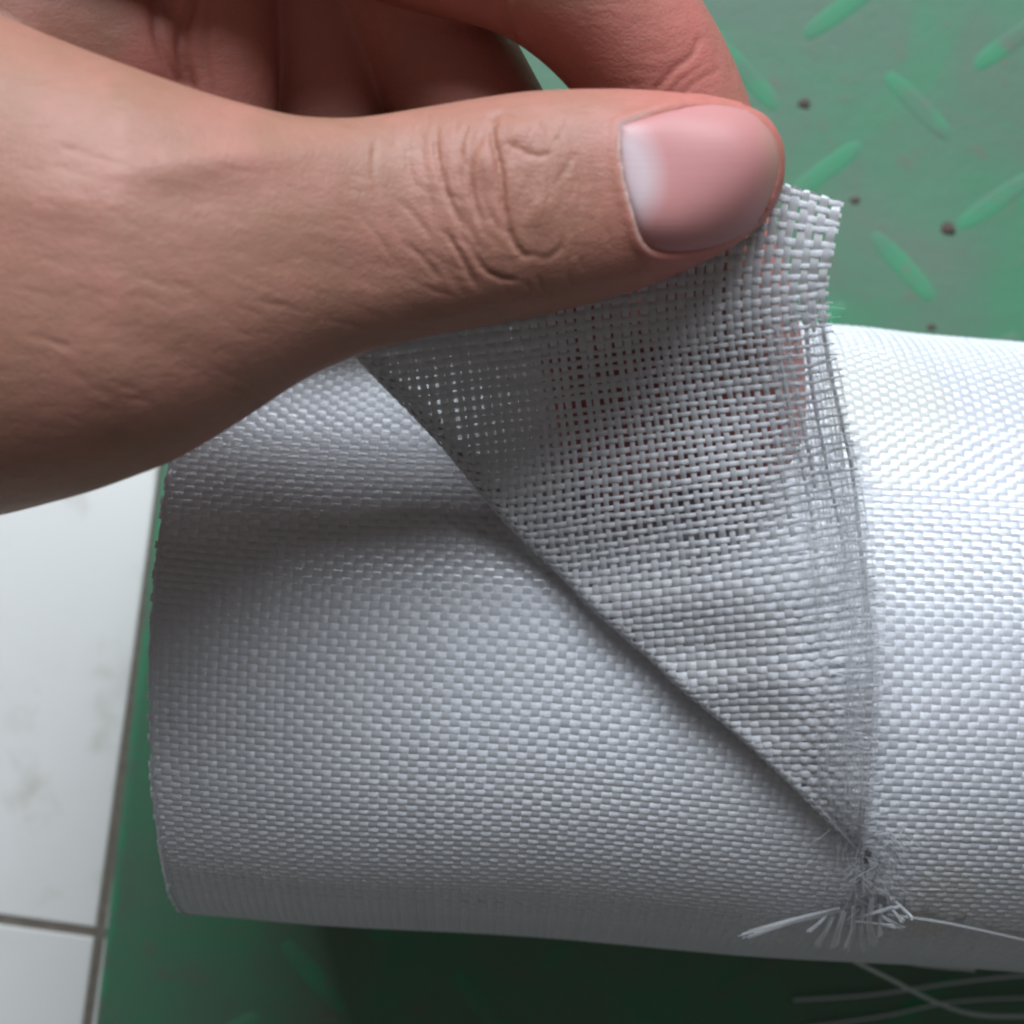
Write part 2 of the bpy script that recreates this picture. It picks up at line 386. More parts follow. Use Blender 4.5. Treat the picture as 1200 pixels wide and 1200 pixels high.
# -- top wound layer, bare to the lower left of the crease
TH_LO, TH_HI = math.radians(-102), math.radians(75)
i0, i1 = math.ceil((UL + 0.03) / PU), math.floor(UY / PU)
jlo, jhi = math.ceil(TH_LO * R / PV), math.floor(TH_HI * R / PV)
TEND = hit(1012, 1010)[1]
def crease_th(u):               # angle above which the bare layer is hidden by the loose layer
    s = np.argsort(KU); return np.interp(u, KU[s], KT[s])
for i in range(i0, i1 + 1):
    u = i * PU
    top = min(TH_HI, crease_th(u) + 0.30) if u < KU[-1] else TEND + 0.12
    if u < KU[1]: top = TH_HI
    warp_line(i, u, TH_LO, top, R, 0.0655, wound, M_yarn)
for j in range(jlo, jhi + 1):
    th = j * PV / R
    u1 = UY if th < TEND + 0.1 else min(UY, float(crease_u(th)) + 1.4)
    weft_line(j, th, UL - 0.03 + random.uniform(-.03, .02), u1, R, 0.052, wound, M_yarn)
# selvage cord at the roll's end
th = np.linspace(TH_LO, TH_HI, 400)
P, N = surf(UL + 0.015 + 0.012 * smooth_noise(th * 60, 3), th, R + 0.006 * smooth_noise(th * 90, 4))
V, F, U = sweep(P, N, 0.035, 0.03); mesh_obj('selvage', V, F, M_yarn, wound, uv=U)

# -- loose layer still lying on the roll to the right of the crease
loose = empty('loose_layer', (0, 0, 0), roll)
RL = R + 0.10
PK = np.array([hit(*p, RL)[:2] for p in ((1058, 402), (1088, 425), (1110, 465), (1124, 520), (1122, 580), (1080, 650))])
def rl(u, th):                  # slack pucker of the loose layer beside the folded corner
    e = np.interp(-th, -PK[:, 1], PK[:, 0]); t = np.clip((e - u) / 1.1 + 0.5, 0, 1)
    return RL + 0.03 * t * t * (3 - 2 * t) * np.clip((th - PK[-1, 1]) / 0.25, 0, 1)
ue0, te0, _ = hit(1040, 1048, RL); ue1, te1, _ = hit(1200, 1096, RL)
def end_th(u): return te0 + (te1 - te0) * (u - ue0) / (ue1 - ue0)
LTH = math.radians(80)
for i in range(i0, i1 + 1):
    u = i * PU
    if u < KU[1] + 0.3: continue
    lo = float(crease_th(u)) + 0.05 if u < KU[-1] else float(end_th(u)) - random.uniform(0.0, 0.035)
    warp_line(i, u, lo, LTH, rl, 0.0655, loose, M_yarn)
for j in range(jlo, math.floor(LTH * R / PV) + 1):
    th = j * PV / R
    if th < te1: continue
    uA = float(crease_u(th)) + 0.25 if th > TEND else ue0 + (th - te0) / (te1 - te0) * (ue1 - ue0) - 0.1
    uA = max(uA, KU[1] + 0.3) if th > TEND else max(uA, KU[-1] + 0.25)
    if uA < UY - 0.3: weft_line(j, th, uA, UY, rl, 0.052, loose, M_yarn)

# -- folded-back corner held by the hand
flap = empty('folded_corner', (0, 0, 0), roll)
def zoff(px, py, off): return hit(px, py)[2] + off
FP = [(988, 236, 12.05), (978, 285, 12.0), (970, 335, 11.9), (974, 390, 11.75), (984, 450, 11.5), (998, 520, 11.2), (1012, 600, 10.9),
      (1022, 680, zoff(1022, 680, 1.0)), (1027, 760, zoff(1027, 760, 0.75)), (1026, 840, zoff(1026, 840, 0.6)), (1022, 910, zoff(1022, 910, 0.45)),
      (1016, 960, zoff(1016, 960, 0.35)), (1010, 1004, zoff(1010, 1004, 0.16))]
KP = [(330, 335, 11.3), (418, 421, 11.0), (505, 509, 10.45), (560, 574, 10.4), (600, 621, 10.36), (650, 668, zoff(650, 668, 0.50)), (700, 719, zoff(700, 719, 0.50)), (760, 771, zoff(760, 771, 0.42)), (800, 809, zoff(800, 809, 0.44)), (850, 850, zoff(850, 850, 0.36)),
      (900, 894, zoff(900, 894, 0.36)), (965, 957, zoff(965, 957, 0.28)), (1012, 1006, zoff(1012, 1006, 0.16))]
def resample(P, n=400):
    Q = spline(np.array([at(*p) for p in P]), 1200)
    L = np.concatenate([[0], np.cumsum(np.linalg.norm(np.diff(Q, axis=0), axis=1))]); L /= L[-1]
    return np.stack([np.interp(np.linspace(0, 1, n), L, Q[:, c]) for c in range(3)], 1)
FC, KC = resample(FP), resample(KP)
tK = unit(np.gradient(KC, axis=0)); oK = unit(np.stack([tK[:, 1], -tK[:, 0], 0 * tK[:, 0]], 1)); oK = np.where((oK[:, :1] > 0), -oK, oK)
rK = np.linspace(0.20, 0.05, len(KC))                 # radius of the fold, tight near the fringe
KC = KC - oK * rK[:, None]
def pick(C, b):
    x = np.clip(b, 0, 1) * (len(C) - 1)
    return np.stack([np.interp(x, np.arange(len(C)), C[:, c]) for c in range(3)], -1)
def flap_base(a, b):
    Fb, Kb = pick(FC, b), pick(KC, b)
    t = np.where(a > 0, a / np.maximum(1 - b, 1e-4), 0); t = np.clip(t, 0, 1)[..., None]
    P = Fb + (Kb - Fb) * t
    a_ = np.clip(a, 0, None)
    P[..., 1] += 2.9 * np.clip(a_, 0, 0.11) * np.exp(-(b / 0.07)**2)                       # corner swings up past the thumb
    s = np.sin(np.clip(t[..., 0], 0, 1) * math.pi)
    P[..., 2] += 0.30 * s * np.exp(-((b - 0.42) / 0.22)**2)                                 # pushed up by the finger under it
    P[..., 2] += 0.03 * np.sin(a * 17 + b * 9) * s + 0.02 * np.sin(b * 31 - a * 11) * np.exp(-a_ * 9)
    out = np.where(a < 0, -a, 0)[..., None] * 6.5
    P = P + out * np.array([0.93, 0.0, -0.25])
    return P
def flap_pt(a, b):
    a, b = np.broadcast_arrays(np.asarray(a, float), np.asarray(b, float)); a, b = a.copy(), b.copy()
    e = np.clip(a + b - 1, 0, None); a2, b2 = a - e / 2, b - e / 2
    P = flap_base(a2, b2)
    h = 0.004
    ai = np.clip(a2, 0.002, None); bi = np.clip(b2, 0.002, 0.97)
    sc = np.where(ai + bi > 0.985, 0.985 / (ai + bi), 1); ai, bi = ai * sc, bi * sc
    Pa = flap_base(ai, bi) - flap_base(ai - h * 0.4, bi); Pb = flap_base(ai, bi) - flap_base(ai, np.clip(bi - h, 0, 1))
    N = unit(np.cross(Pa, Pb)); N = np.where(N[..., 2:] < 0, -N, N)
    if (e > 0).any():
        o, r = pick(oK, b2), np.interp(b2, np.linspace(0, 1, len(rK)), rK)
        phi = np.minimum(e / 1.414 * 7.5 / np.maximum(r, 0.02), 2.9)
        m = (e > 0)[..., None]
        P = np.where(m, P + o * (r * np.sin(phi))[..., None] - ZZ * (r * (1 - np.cos(phi)))[..., None], P)
        N = np.where(m, unit(np.cos(phi)[..., None] * N + np.sin(phi)[..., None] * o), N)
    return P, N
NR, NC = 76, 57
acol = (np.arange(NC) + 0.6) / NC
acol[:6] = np.linspace(0.011, 0.0985, 6)
brow = (np.arange(NR) + 0.4) / NR
FAMP, FHH = 0.011, 0.0085
for i in range(NR):                                    # run across, from the fringe to the crease
    b = brow[i] + 0.0
    tmax = np.interp(min(1 - b + 0.11, 1.1), np.append(acol, 1.1), np.append(np.arange(NC), NC + 5))
    fr = 0.002 if b < 0.14 else random.uniform(0.002, 0.011)
    if 1 - b < 0.03: continue
    t = np.linspace(-1.0 - fr * 40, tmax, max(6, int((tmax + 1) * SUB)))
    a = np.interp(t, np.concatenate([[-5], [-1], np.arange(NC), [NC + 5]]), np.concatenate([[-0.10], [0.0], acol, [1.1]]))
    bb = b + 0.0013 * smooth_noise(t * 0.2 + i * 4.1, 21) + np.clip(0.05 - a, 0, None) * 0.06 * rng.normal()
    P, N = flap_pt(a, bb)
    fl = np.clip((a + 0.004) / 0.03, 0.15, 1)
    P = P + N * (FAMP * fl * np.cos(math.pi * (t + i)))[:, None]
    hw = (0.034 + 0.0205 * np.clip((bb - 0.44) / 0.15, 0, 1) + 0.008 * np.clip((a - 0.5) / 0.15, 0, 1)) * (1 + 0.10 * smooth_noise(t * 0.2 + i * 2.7, 22)) * np.where(b > 0.9, (1.2 - b) / 0.3, 1) * np.where(b < 0.14, 1, np.clip(0.45 + a / 0.2, 0.42, 1)) * np.where(b < 0.15, 1.2, 1)
    ends = np.clip((a + fr * 1.3) / 0.02, 0.25, 1)
    V, F, U = sweep(P, N, hw * (0.6 + 0.4 * ends), FHH * ends); mesh_obj('warp_yarn', V, F, M_flap, flap, uv=U)
for j in range(NC):                                    # run down, parallel to the free edge
    a = acol[j]
    if j in (1, 2, 3, 4, 6, 7): b_lo, b_hi = 0.0, {1: 0.17, 2: 0.52, 3: 0.2, 4: 0.40, 6: 0.34, 7: 0.47}[j]
    else: b_lo, b_hi = 0.0, 1 - a + 0.11
    t0_, t1_ = -0.6, np.interp(b_hi, brow, np.arange(NR)) if b_hi < brow[-1] else (b_hi * NR)
    t = np.linspace(t0_, t1_, max(6, int((t1_ - t0_) * SUB)))
    b = (t + 0.4) / NR
    aa = a + (0.0016 if j > 5 else 0.004) * smooth_noise(t * 0.11 + j * 3.9, 31)
    P, N = flap_pt(aa, np.clip(b, -0.004, None))
    P = P - N * (FAMP * np.cos(math.pi * (t + j)))[:, None]
    V, F, U = sweep(P, N, (np.where(b < 0.16, 0.047, 0.0355 if j > 5 else 0.024) + 0.0225 * np.clip((b - 0.44) / 0.15, 0, 1) + 0.008 * min(1, max(0, (a - 0.5) / 0.15))) * (1 + 0.10 * smooth_noise(t * 0.2 + j * 1.7, 32)), FHH)
    mesh_obj('weft_yarn', V, F, M_flap, flap, uv=U)
# frayed filaments along the free edge
parts = []
def fibre(P0, d, L, bend, r=0.0045, n=7):
    t = np.linspace(0, 1, n)[:, None]
    P = P0 + d * L * t + bend * L * t**2
    return sweep(P, np.tile(ZZ, (n, 1)), r, r, 3)
for q in range(560):                                   # filaments that follow the edge
    b0 = random.uniform(0.10, 0.93); a = abs(random.gauss(0.04, 0.05)) * min(1, (1 - b0) * 6); ln = random.uniform(0.05, 0.26)
    t = np.linspace(0, 1, 16); b = np.clip(b0 + ln * t, 0, 0.985)
    aa = np.clip(a + random.uniform(-0.025, 0.025) * t + 0.004 * np.sin(t * random.uniform(3, 9) + q), -0.004, np.maximum(1 - b, 0.001))
    P, N = flap_pt(aa, b); P = P + N * random.uniform(-0.03, 0.06)
    parts.append(sweep(P, N, random.choice([0.002, 0.003, 0.004]), 0.002, 3))
for q in range(700):                                   # filaments across it
    b = random.uniform(0.13, 0.98); a = random.uniform(-0.002, 0.14) * min(1, (1 - b) * 6)
    P, N = flap_pt(a, b); P = P + N * random.uniform(-0.02, 0.04)
    d = unit(np.array([1.0, random.gauss(0, 0.13), random.gauss(-0.15, 0.12)])); L = random.uniform(0.06, 0.36) if a > 0.015 else random.uniform(0.04, 0.24)
    parts.append(fibre(P, d, L, rng.normal(size=3) * 0.10, random.choice([0.002, 0.003, 0.004])))
for q in range(200):                                   # tufts of hairs that stand out from the edge
    b = random.choice([0.33, 0.36, 0.4, 0.47, 0.55, 0.62, 0.72]) + random.gauss(0, 0.012); P, N = flap_pt(random.uniform(0, 0.01), b)
    d = unit(np.array([1.0, random.gauss(0.05, 0.15), random.gauss(-0.1, 0.12)]))
    parts.append(fibre(P, d, random.uniform(0.12, 0.32), rng.normal(size=3) * 0.08, random.choice([0.002, 0.003, 0.004])))
V, F, U = join(parts)
tag(mesh_obj('frayed_fibres', V, F, M_fibre, flap, uv=U), 'fine glass filaments frayed along the cut edge', None, 'stuff')

# -- fringe tuft at the foot of the crease, cut ends of the loose layer
def ribbon(name, pts, hw, hh, parent, mat=M_flap, n=40, taper=True):
    P = spline(np.array([at(*p) for p in pts]), n)
    N = P - A00; N = unit(unit(N - (N @ AX)[:, None] * AX) + 1.3 * ZZ + 0.5 * PP)
    ww = hw * (np.linspace(0.75, 1.15, n) if taper else np.ones(n))
    V, F, U = sweep(P, N, ww, hh, 6); return mesh_obj(name, V, F, mat, parent, uv=U)
def zr(px, py, o): return hit(px, py, R + o)[2]      # height of a point o above the cloth of the roll
def tuft(p0, p1, hw):
    mx_, my_ = (p0[0] + p1[0]) / 2 + random.uniform(-4, 4), (p0[1] + p1[1]) / 2 + random.uniform(-3, 3)
    fil = []                    # a flat yarn end whose filaments have begun to part
    for q in range(9):
        f = q / 8 - 0.5; w0 = hw * 78; dx, dy = p1[0] - p0[0], p1[1] - p0[1]; L = math.hypot(dx, dy); nx_, ny_ = -dy / L, dx / L; e = 1 + random.uniform(-0.12, 0.06)
        A = [(p0[0] + nx_ * f * w0, p0[1] + ny_ * f * w0, 0.14), (mx_ + nx_ * f * w0 * 1.3, my_ + ny_ * f * w0 * 1.3, 0.20 + random.uniform(-.02, .02)),
             (p0[0] + dx * e + nx_ * f * w0 * 1.9 + random.uniform(-1, 1), p0[1] + dy * e + ny_ * f * w0 * 1.9, 0.25 + random.uniform(-.03, .03))]
        P = spline(np.array([at(x, y, zr(x, y, o)) for x, y, o in A]), 18); N = P - A00; N = unit(unit(N - (N @ AX)[:, None] * AX) + ZZ)
        fil.append(sweep(P, N, 0.0075, 0.005, 6))
    V, F, U = join(fil); mesh_obj('fringe_yarn', V, F, M_fibre, loose, uv=U)
for p0, p1, hw in (((985, 1066), (871, 1097), 0.060), ((972, 1070), (948, 1092), 0.03), ((978, 1070), (957, 1109), 0.045), ((990, 1068), (976, 1111), 0.05),
                   ((1000, 1062), (991, 1113), 0.05), ((1012, 1066), (1011, 1115), 0.045), ((1022, 1052), (1024, 1109), 0.055), ((1032, 1060), (1031, 1098), 0.04),
                   ((1030, 1072), (1058, 1088), 0.03), ((1042, 1062), (1058, 1080), 0.03), ((1048, 1056), (1070, 1077), 0.03), ((1004, 1076), (1054, 1062), 0.026), ((996, 1080), (1052, 1086), 0.026)):
    tuft(p0, p1, hw)
parts = []
for q in range(260):
    px, py = random.gauss(1022, 24), random.uniform(950, 1075); px += (py - 1010) * random.uniform(-0.3, 0.25)
    u, th, z = hit(px, py, R + random.uniform(0.12, 0.2))
    P0 = at(px, py, z); ang = random.gauss(-1.5, 0.7)
    nr_ = math.sin(th); d = np.array([math.cos(ang), math.sin(ang), 0]); d[2] = d[1] * -math.tan(th) if abs(th) < 1.2 else -1
    parts.append(fibre(P0, unit(d), random.uniform(0.12, 0.5), rng.normal(size=3) * 0.12, random.choice([0.002, 0.003, 0.004])))
V, F, U = join(parts)
tag(mesh_obj('frayed_fibres', V, F, M_fibre, loose, uv=U), 'tangle of glass filaments where the crease meets the cut edge', None, 'stuff')
# -- long pulled threads hanging off the roll on to the plate
for pts, hw, lab in (([(988, 1120, 4.2), (1040, 1146, 3.4), (1100, 1176, 2.2), (1150, 1190, 1.3), (1230, 1191, 0.5)], 0.042, 'long pale thread curving over the dark plate'),
                     ([(930, 1172, 0.10), (1020, 1166, 0.12), (1110, 1153, 0.3), (1170, 1146, 0.7), (1240, 1140, 0.9)], 0.032, 'blurred broad thread lying on the plate beside the roll'),
                     ([(945, 1204, 0.10), (1040, 1190, 0.12), (1120, 1174, 0.14), (1240, 1168, 0.2)], 0.028, 'blurred thread on the plate at the lower corner'),
                     ([(1040, 1072, zr(1040, 1072, 0.13)), (1110, 1082, zr(1110, 1082, 0.12)), (1215, 1105, zr(1215, 1105, 0.11))], 0.022, 'pale loose thread along the cut edge'),
                     ([(1020, 1120, 4.6), (1080, 1131, 4.2), (1142, 1137, 3.9)], 0.035, 'short stiff thread at the underside of the roll')):
    tag(ribbon('loose_thread', pts, hw, hw * 0.6, roll, M_flap, 60, False), lab)

# ------------------------------------------------------------------ the hand
def superellipse(n, e=2.25):
    a = np.arange(n) / n * 2 * math.pi; c, s = np.cos(a), np.sin(a)
    return np.sign(c) * np.abs(c)**(2 / e), np.sign(s) * np.abs(s)**(2 / e)
# thumb, ball of the thumb and wrist, lofted through its outline: x, top y, bottom y (photo pixels), centre z, half thickness
ST = [(919, 188, 204, 12.15, 0.06), (916, 168, 224, 12.15, 0.24), (907, 150, 245, 12.18, 0.40), (892, 134, 265, 12.22, 0.54), (868, 124, 283, 12.27, 0.66), (835, 117, 303, 12.33, 0.74), (790, 110, 324, 12.37, 0.80),
      (740, 106, 343, 12.38, 0.85), (680, 106, 360, 12.40, 0.92), (620, 109, 374, 12.42, 0.98), (560, 117, 385, 12.40, 0.97), (500, 127, 396, 12.36, 0.95),
      (440, 137, 411, 12.36, 0.98), (400, 140, 425, 12.38, 1.03), (350, 137, 449, 12.40, 1.12), (300, 126, 482, 12.38, 1.25), (250, 112, 514, 12.32, 1.40),
      (200, 95, 543, 12.22, 1.55), (150, 77, 563, 12.10, 1.68), (100, 58, 581, 11.97, 1.80), (50, 38, 595, 11.82, 1.90), (0, 15, 608, 11.65, 2.0),
      (-70, -20, 622, 11.45, 2.05), (-160, -60, 632, 11.2, 2.1), (-230, -70, 625, 11.1, 1.9), (-250, 100, 450, 11.1, 0.9)]
S = spline(np.array(ST, float), 150); S[:, 3] += 0.9 * np.clip((480 - S[:, 0]) / 300, 0, 1)
nr = 72; cx_, sx_ = superellipse(nr)
V = []
for x, yt, yb, zc, hz in S:
    c = at(x, (yt + yb) / 2, zc); hy = abs((yb - yt) / 2 / FPX * (H - zc)) * 0.985
    tilt = 0.0
    V.append(np.stack([np.full(nr, c[0]), c[1] + hy * cx_, c[2] + hz * sx_], 1))
def loft(V):
    n = len(V); nr = len(V[0]); VV = np.concatenate(V); F = []
    for i in range(n - 1):
        for q in range(nr): F.append((i * nr + q, i * nr + (q + 1) % nr, (i + 1) * nr + (q + 1) % nr, (i + 1) * nr + q))
    m = len(VV); VV = np.vstack([VV, V[0].mean(0), V[-1].mean(0)])
    for q in range(nr):
        F.append((m, (q + 1) % nr, q)); F.append((m + 1, (n - 1) * nr + q, (n - 1) * nr + (q + 1) % nr))
    return VV, F
body = [loft(V)]
def digit(pts, squash=0.92, n=60, nr=32):
    """pts: px, py, z, radius cm; rounded ends"""
    Q = np.array([np.append(at(p[0], p[1], p[2]), p[3]) for p in pts]); S = spline(Q, n)
    P, r = S[:, :3], S[:, 3].copy()
    L = np.concatenate([[0], np.cumsum(np.linalg.norm(np.diff(P, axis=0), axis=1))])
    for dist in (L, L[-1] - L):
        k_ = np.clip(dist / np.maximum(r, 1e-3), 0, 1); r = r * np.sqrt(np.clip(1 - (1 - k_)**2, 0.002, 1))
    T = unit(np.gradient(P, axis=0)); N = unit(ZZ - T * (T @ ZZ)[:, None]); Sd = np.cross(T, N)
    a = np.arange(nr) / nr * 2 * math.pi
    V = [P[i] + r[i] * (np.cos(a)[:, None] * Sd[i] + squash * np.sin(a)[:, None] * N[i]) for i in range(n)]
    return loft(V)
body.append(digit([(380, -130, 11.0, 1.15), (520, -85, 11.3, 1.02), (640, -45, 11.25, 1.02), (735, 40, 10.9, 0.98), (795, 150, 10.5, 0.95), (822, 280, 10.45, 0.93), (852, 420, 10.35, 0.97), (862, 578, 10.05, 0.90)]))   # index
body.append(digit([(330, -170, 10.2, 1.1), (420, -60, 10.2, 1.06), (505, 55, 9.95, 1.00), (580, 180, 9.9, 0.95), (665, 330, 10.0, 0.92), (722, 450, 10.0, 0.9), (748, 605, 9.85, 0.82)]))  # middle
body.append(digit([(340, -180, 10.2, 0.95), (362, -60, 10.3, 0.86), (370, 60, 10.1, 0.82), (390, 180, 9.9, 0.75), (450, 300, 9.8, 0.62)]))  # ring
body.append(digit([(200, -200, 10.6, 1.1), (232, -60, 10.9, 0.95), (250, 60, 10.85, 0.80), (258, 160, 10.7, 0.72), (290, 280, 10.5, 0.6)]))  # fold of palm / little finger
body.append(digit([(-260, -150, 10.9, 1.9), (-80, -120, 11.0, 1.9), (60, -95, 10.9, 1.75), (180, -90, 10.6, 1.4), (300, -130, 10.5, 1.2)], 0.8))   # palm beyond the web
body.append(digit([(-60, 40, 11.5, 1.5), (60, 40, 11.3, 1.25), (160, 70, 11.15, 0.95), (240, 110, 11.0, 0.75)], 0.8))   # web of the thumb
body.append(digit([(-260, -330, 11.6, 2.2), (-60, -330, 12.2, 2.2), (150, -330, 12.6, 2.0), (330, -290, 12.7, 1.6), (470, -215, 12.4, 1.15), (560, -140, 11.9, 0.95)], 0.85))   # back of the hand and first knuckle
VV, FF, off = [], [], 0
for V, F in body:
    VV.append(V); FF += [tuple(i + off for i in f) for f in F]; off += len(V)
tmp = mesh_obj('hand_base', np.concatenate(VV), FF, None)
md = tmp.modifiers.new('r', 'REMESH'); md.mode = 'VOXEL'; md.voxel_size = 0.00031
bpy.context.view_layer.update()
ev = tmp.evaluated_get(bpy.context.evaluated_depsgraph_get()); me = bpy.data.meshes.new_from_object(ev)
bpy.data.objects.remove(tmp)
nv = len(me.vertices); X = np.empty(nv * 3, np.float32); me.vertices.foreach_get('co', X); X = X.reshape(-1, 3).astype(float) / CM
ne = len(me.edges); E = np.empty(ne * 2, np.int32); me.edges.foreach_get('vertices', E); E = E.reshape(-1, 2)
deg = np.bincount(E.ravel(), minlength=nv)[:, None]
def lap(X):
    S = np.stack([np.bincount(E[:, 0], X[E[:, 1], c], nv) + np.bincount(E[:, 1], X[E[:, 0], c], nv) for c in range(3)], 1)
    return S / deg
def put(X): me.vertices.foreach_set('co', (X * CM).astype(np.float32).ravel()); me.update()
def normals():
    N = np.empty(nv * 3, np.float32); me.vertices.foreach_get('normal', N); return N.reshape(-1, 3).astype(float)
for _ in range(18): X = X + 0.5 * (lap(X) - X)
put(X); N = normals()
PXx, PXy = to_px(X)
thumb = (N[:, 2] > -0.1) & (X[:, 2] > 11.6)
def poly_dist(pts):
    """distance in pixels to a polyline and 0..1 position along it"""
    pts = spline(np.array(pts, float), 8 * len(pts)); best = np.full(nv, 1e9); pos = np.zeros(nv)
    x0, y0 = pts.min(0) - 30; x1, y1 = pts.max(0) + 30
    idx = np.where((PXx > x0) & (PXx < x1) & (PXy > y0) & (PXy < y1))[0]
    q = np.stack([PXx[idx], PXy[idx]], 1); bd = np.full(len(idx), 1e9); bp = np.zeros(len(idx))
    for s in range(len(pts) - 1):
        d = pts[s + 1] - pts[s]; t = np.clip(((q - pts[s]) @ d) / (d @ d), 0, 1)
        dd = np.linalg.norm(q - pts[s] - t[:, None] * d, axis=1); m = dd < bd
        bd[m] = dd[m]; bp[m] = (s + t[m]) / (len(pts) - 1)
    best[idx] = bd; pos[idx] = bp
    return best, pos
disp = np.zeros(nv)
def zp(pts): return [(460 + a / 4, 90 + b / 4) for a, b in pts]
CREASES = [
    (zp([(465, 180), (470, 290), (498, 400), (512, 500), (520, 600), (540, 700), (575, 790), (630, 850)]), 0.064, 3.6),
    (zp([(205, 220), (205, 330), (225, 450), (260, 560), (300, 650), (345, 725)]), 0.046, 3.3),
    (zp([(235, 715), (300, 810), (350, 900), (400, 1000)]), 0.034, 3.6),
    (zp([(350, 220), (320, 320), (300, 400)]), 0.02, 3.4), (zp([(375, 370), (362, 480), (390, 600), (425, 690)]), 0.028, 3.4),
    (zp([(360, 790), (430, 900), (500, 940), (590, 955)]), 0.032, 3.6),
    (zp([(530, 310), (620, 350), (690, 372), (750, 350)]), 0.022, 3.6), (zp([(665, 470), (640, 560), (625, 660)]), 0.020, 3.4),
    (zp([(565, 865), (640, 835), (730, 850), (800, 780), (815, 680), (795, 560)]), 0.013, 4.2),
    (zp([(850, 330), (880, 450), (890, 620)]), 0.020, 3.2), (zp([(925, 390), (955, 540), (970, 660)]), 0.016, 3.2),
    (zp([(820, 230), (850, 330)]), 0.012, 3), (zp([(80, 290), (75, 420), (110, 520)]), 0.016, 3.4), (zp([(20, 570), (110, 660), (180, 760)]), 0.018, 3.4),
    (zp([(50, 770), (150, 860), (220, 950)]), 0.020, 3.6), (zp([(450, 200), (510, 170), (570, 190)]), 0.02, 3.4), (zp([(700, 200), (745, 300)]), 0.016, 3.2),
    (zp([(-80, 300), (-90, 450), (-60, 560)]), 0.012, 3.6), (zp([(-160, 640), (-60, 760), (20, 880)]), 0.012, 3.6), (zp([(300, 660), (330, 760), (370, 820)]), 0.014, 3),
    (zp([(690, 940), (700, 1000)]), 0.012, 3.4), (zp([(1000, 700), (1030, 800)]), 0.010, 3.4), (zp([(150, 250), (140, 380), (170, 500)]), 0.012, 3.0),
]
rw = random.Random(3)
for rx, ry, a0, a1, dp in ((30, 46, 100, 250, .012), (44, 66, 95, 200, .016), (58, 84, 110, 235, .012), (74, 98, 120, 220, .010), (36, 58, -70, 40, .012), (52, 78, -60, 30, .010)):
    CREASES.append(([(608 + rx * math.cos(math.radians(q)) * rw.uniform(.93, 1.07), 208 + ry * math.sin(math.radians(q)) * rw.uniform(.95, 1.05)) for q in np.linspace(a0, a1, 7)], dp, 3.0))
for q in range(64):                                    # many fine lines round the joint
    x0, y0 = rw.gauss(585, 62), rw.uniform(125, 330); L = rw.uniform(18, 60); k_ = (y0 - 215) / 120
    lean = -0.15 + 0.55 * max(k_, -0.4) + (0.25 if x0 < 560 else -0.05)
    CREASES.append(([(x0, y0), (x0 + lean * L * 0.35 + rw.uniform(-2, 2), y0 + L * 0.4), (x0 + lean * L, y0 + L * 0.8)], rw.uniform(0.006, 0.014), rw.uniform(2.2, 3.2)))
for q in range(70):                                    # skin lines over the ball of the thumb
    x0, y0 = rw.uniform(0, 520), rw.uniform(150, 520); L = rw.uniform(25, 80); sl = 0.35 + rw.gauss(0, 0.12)
    CREASES.append(([(x0, y0), (x0 + L * 0.5, y0 + L * 0.5 * sl + rw.uniform(-3, 3)), (x0 + L, y0 + L * sl)], rw.uniform(0.003, 0.008), rw.uniform(2.5, 4)))
for pts, dep, sg in CREASES:
    d, pos = poly_dist(pts); fade = np.clip(np.minimum(pos, 1 - pos) * 5 + 0.15, 0, 1)
    disp -= np.where(thumb, 1.05 * dep * fade * np.exp(-(d / (0.72 * sg))**2), 0)
    disp += np.where(thumb, 0.05 * dep * fade * np.exp(-((d - 8) / 5.0)**2), 0)
def blob(px, py, rx, ry, h, ang=0, mask=thumb):
    c, s = math.cos(ang), math.sin(ang); x, y = PXx - px, PXy - py
    return np.where(mask, h * np.exp(-(((c * x + s * y) / rx)**2 + ((-s * x + c * y) / ry)**2)), 0)
disp += blob(632, 240, 17, 26, 0.035) + blob(566, 190, 14, 26, 0.035) + blob(608, 155, 20, 16, 0.035) + blob(600, 215, 9, 20, 0.02)
disp += blob(250, 188, 120, 20, 0.04, -0.12) - blob(240, 235, 120, 26, 0.022, -0.1)                 # tendon
disp += blob(90, 240, 90, 30, 0.04, 0.1) - blob(420, 315, 130, 26, 0.022, 0.1) - blob(170, 400, 120, 30, 0.02, 0.4)
# other skin lines
low = (N[:, 2] > 0.0) & (X[:, 2] < 12.3) & (PXy < 140)
for pts, dep, sg in (([(770, 104), (790, 82), (812, 64), (818, 48)], 0.018, 4.5), ([(800, 112), (816, 96), (840, 84)], 0.010, 4), ([(786, 108), (800, 93), (822, 78)], 0.008, 3),
                     ([(225, -5), (212, 50), (222, 100)], 0.07, 7), ([(180, -5), (186, 50), (210, 96)], 0.05, 6), ([(250, -5), (240, 50), (246, 110)], 0.03, 5), ([(600, 45), (590, 10), (604, -20)], 0.03, 5)):
    d, pos = poly_dist(pts); disp -= np.where(low, dep * np.exp(-(d / sg)**2), 0)
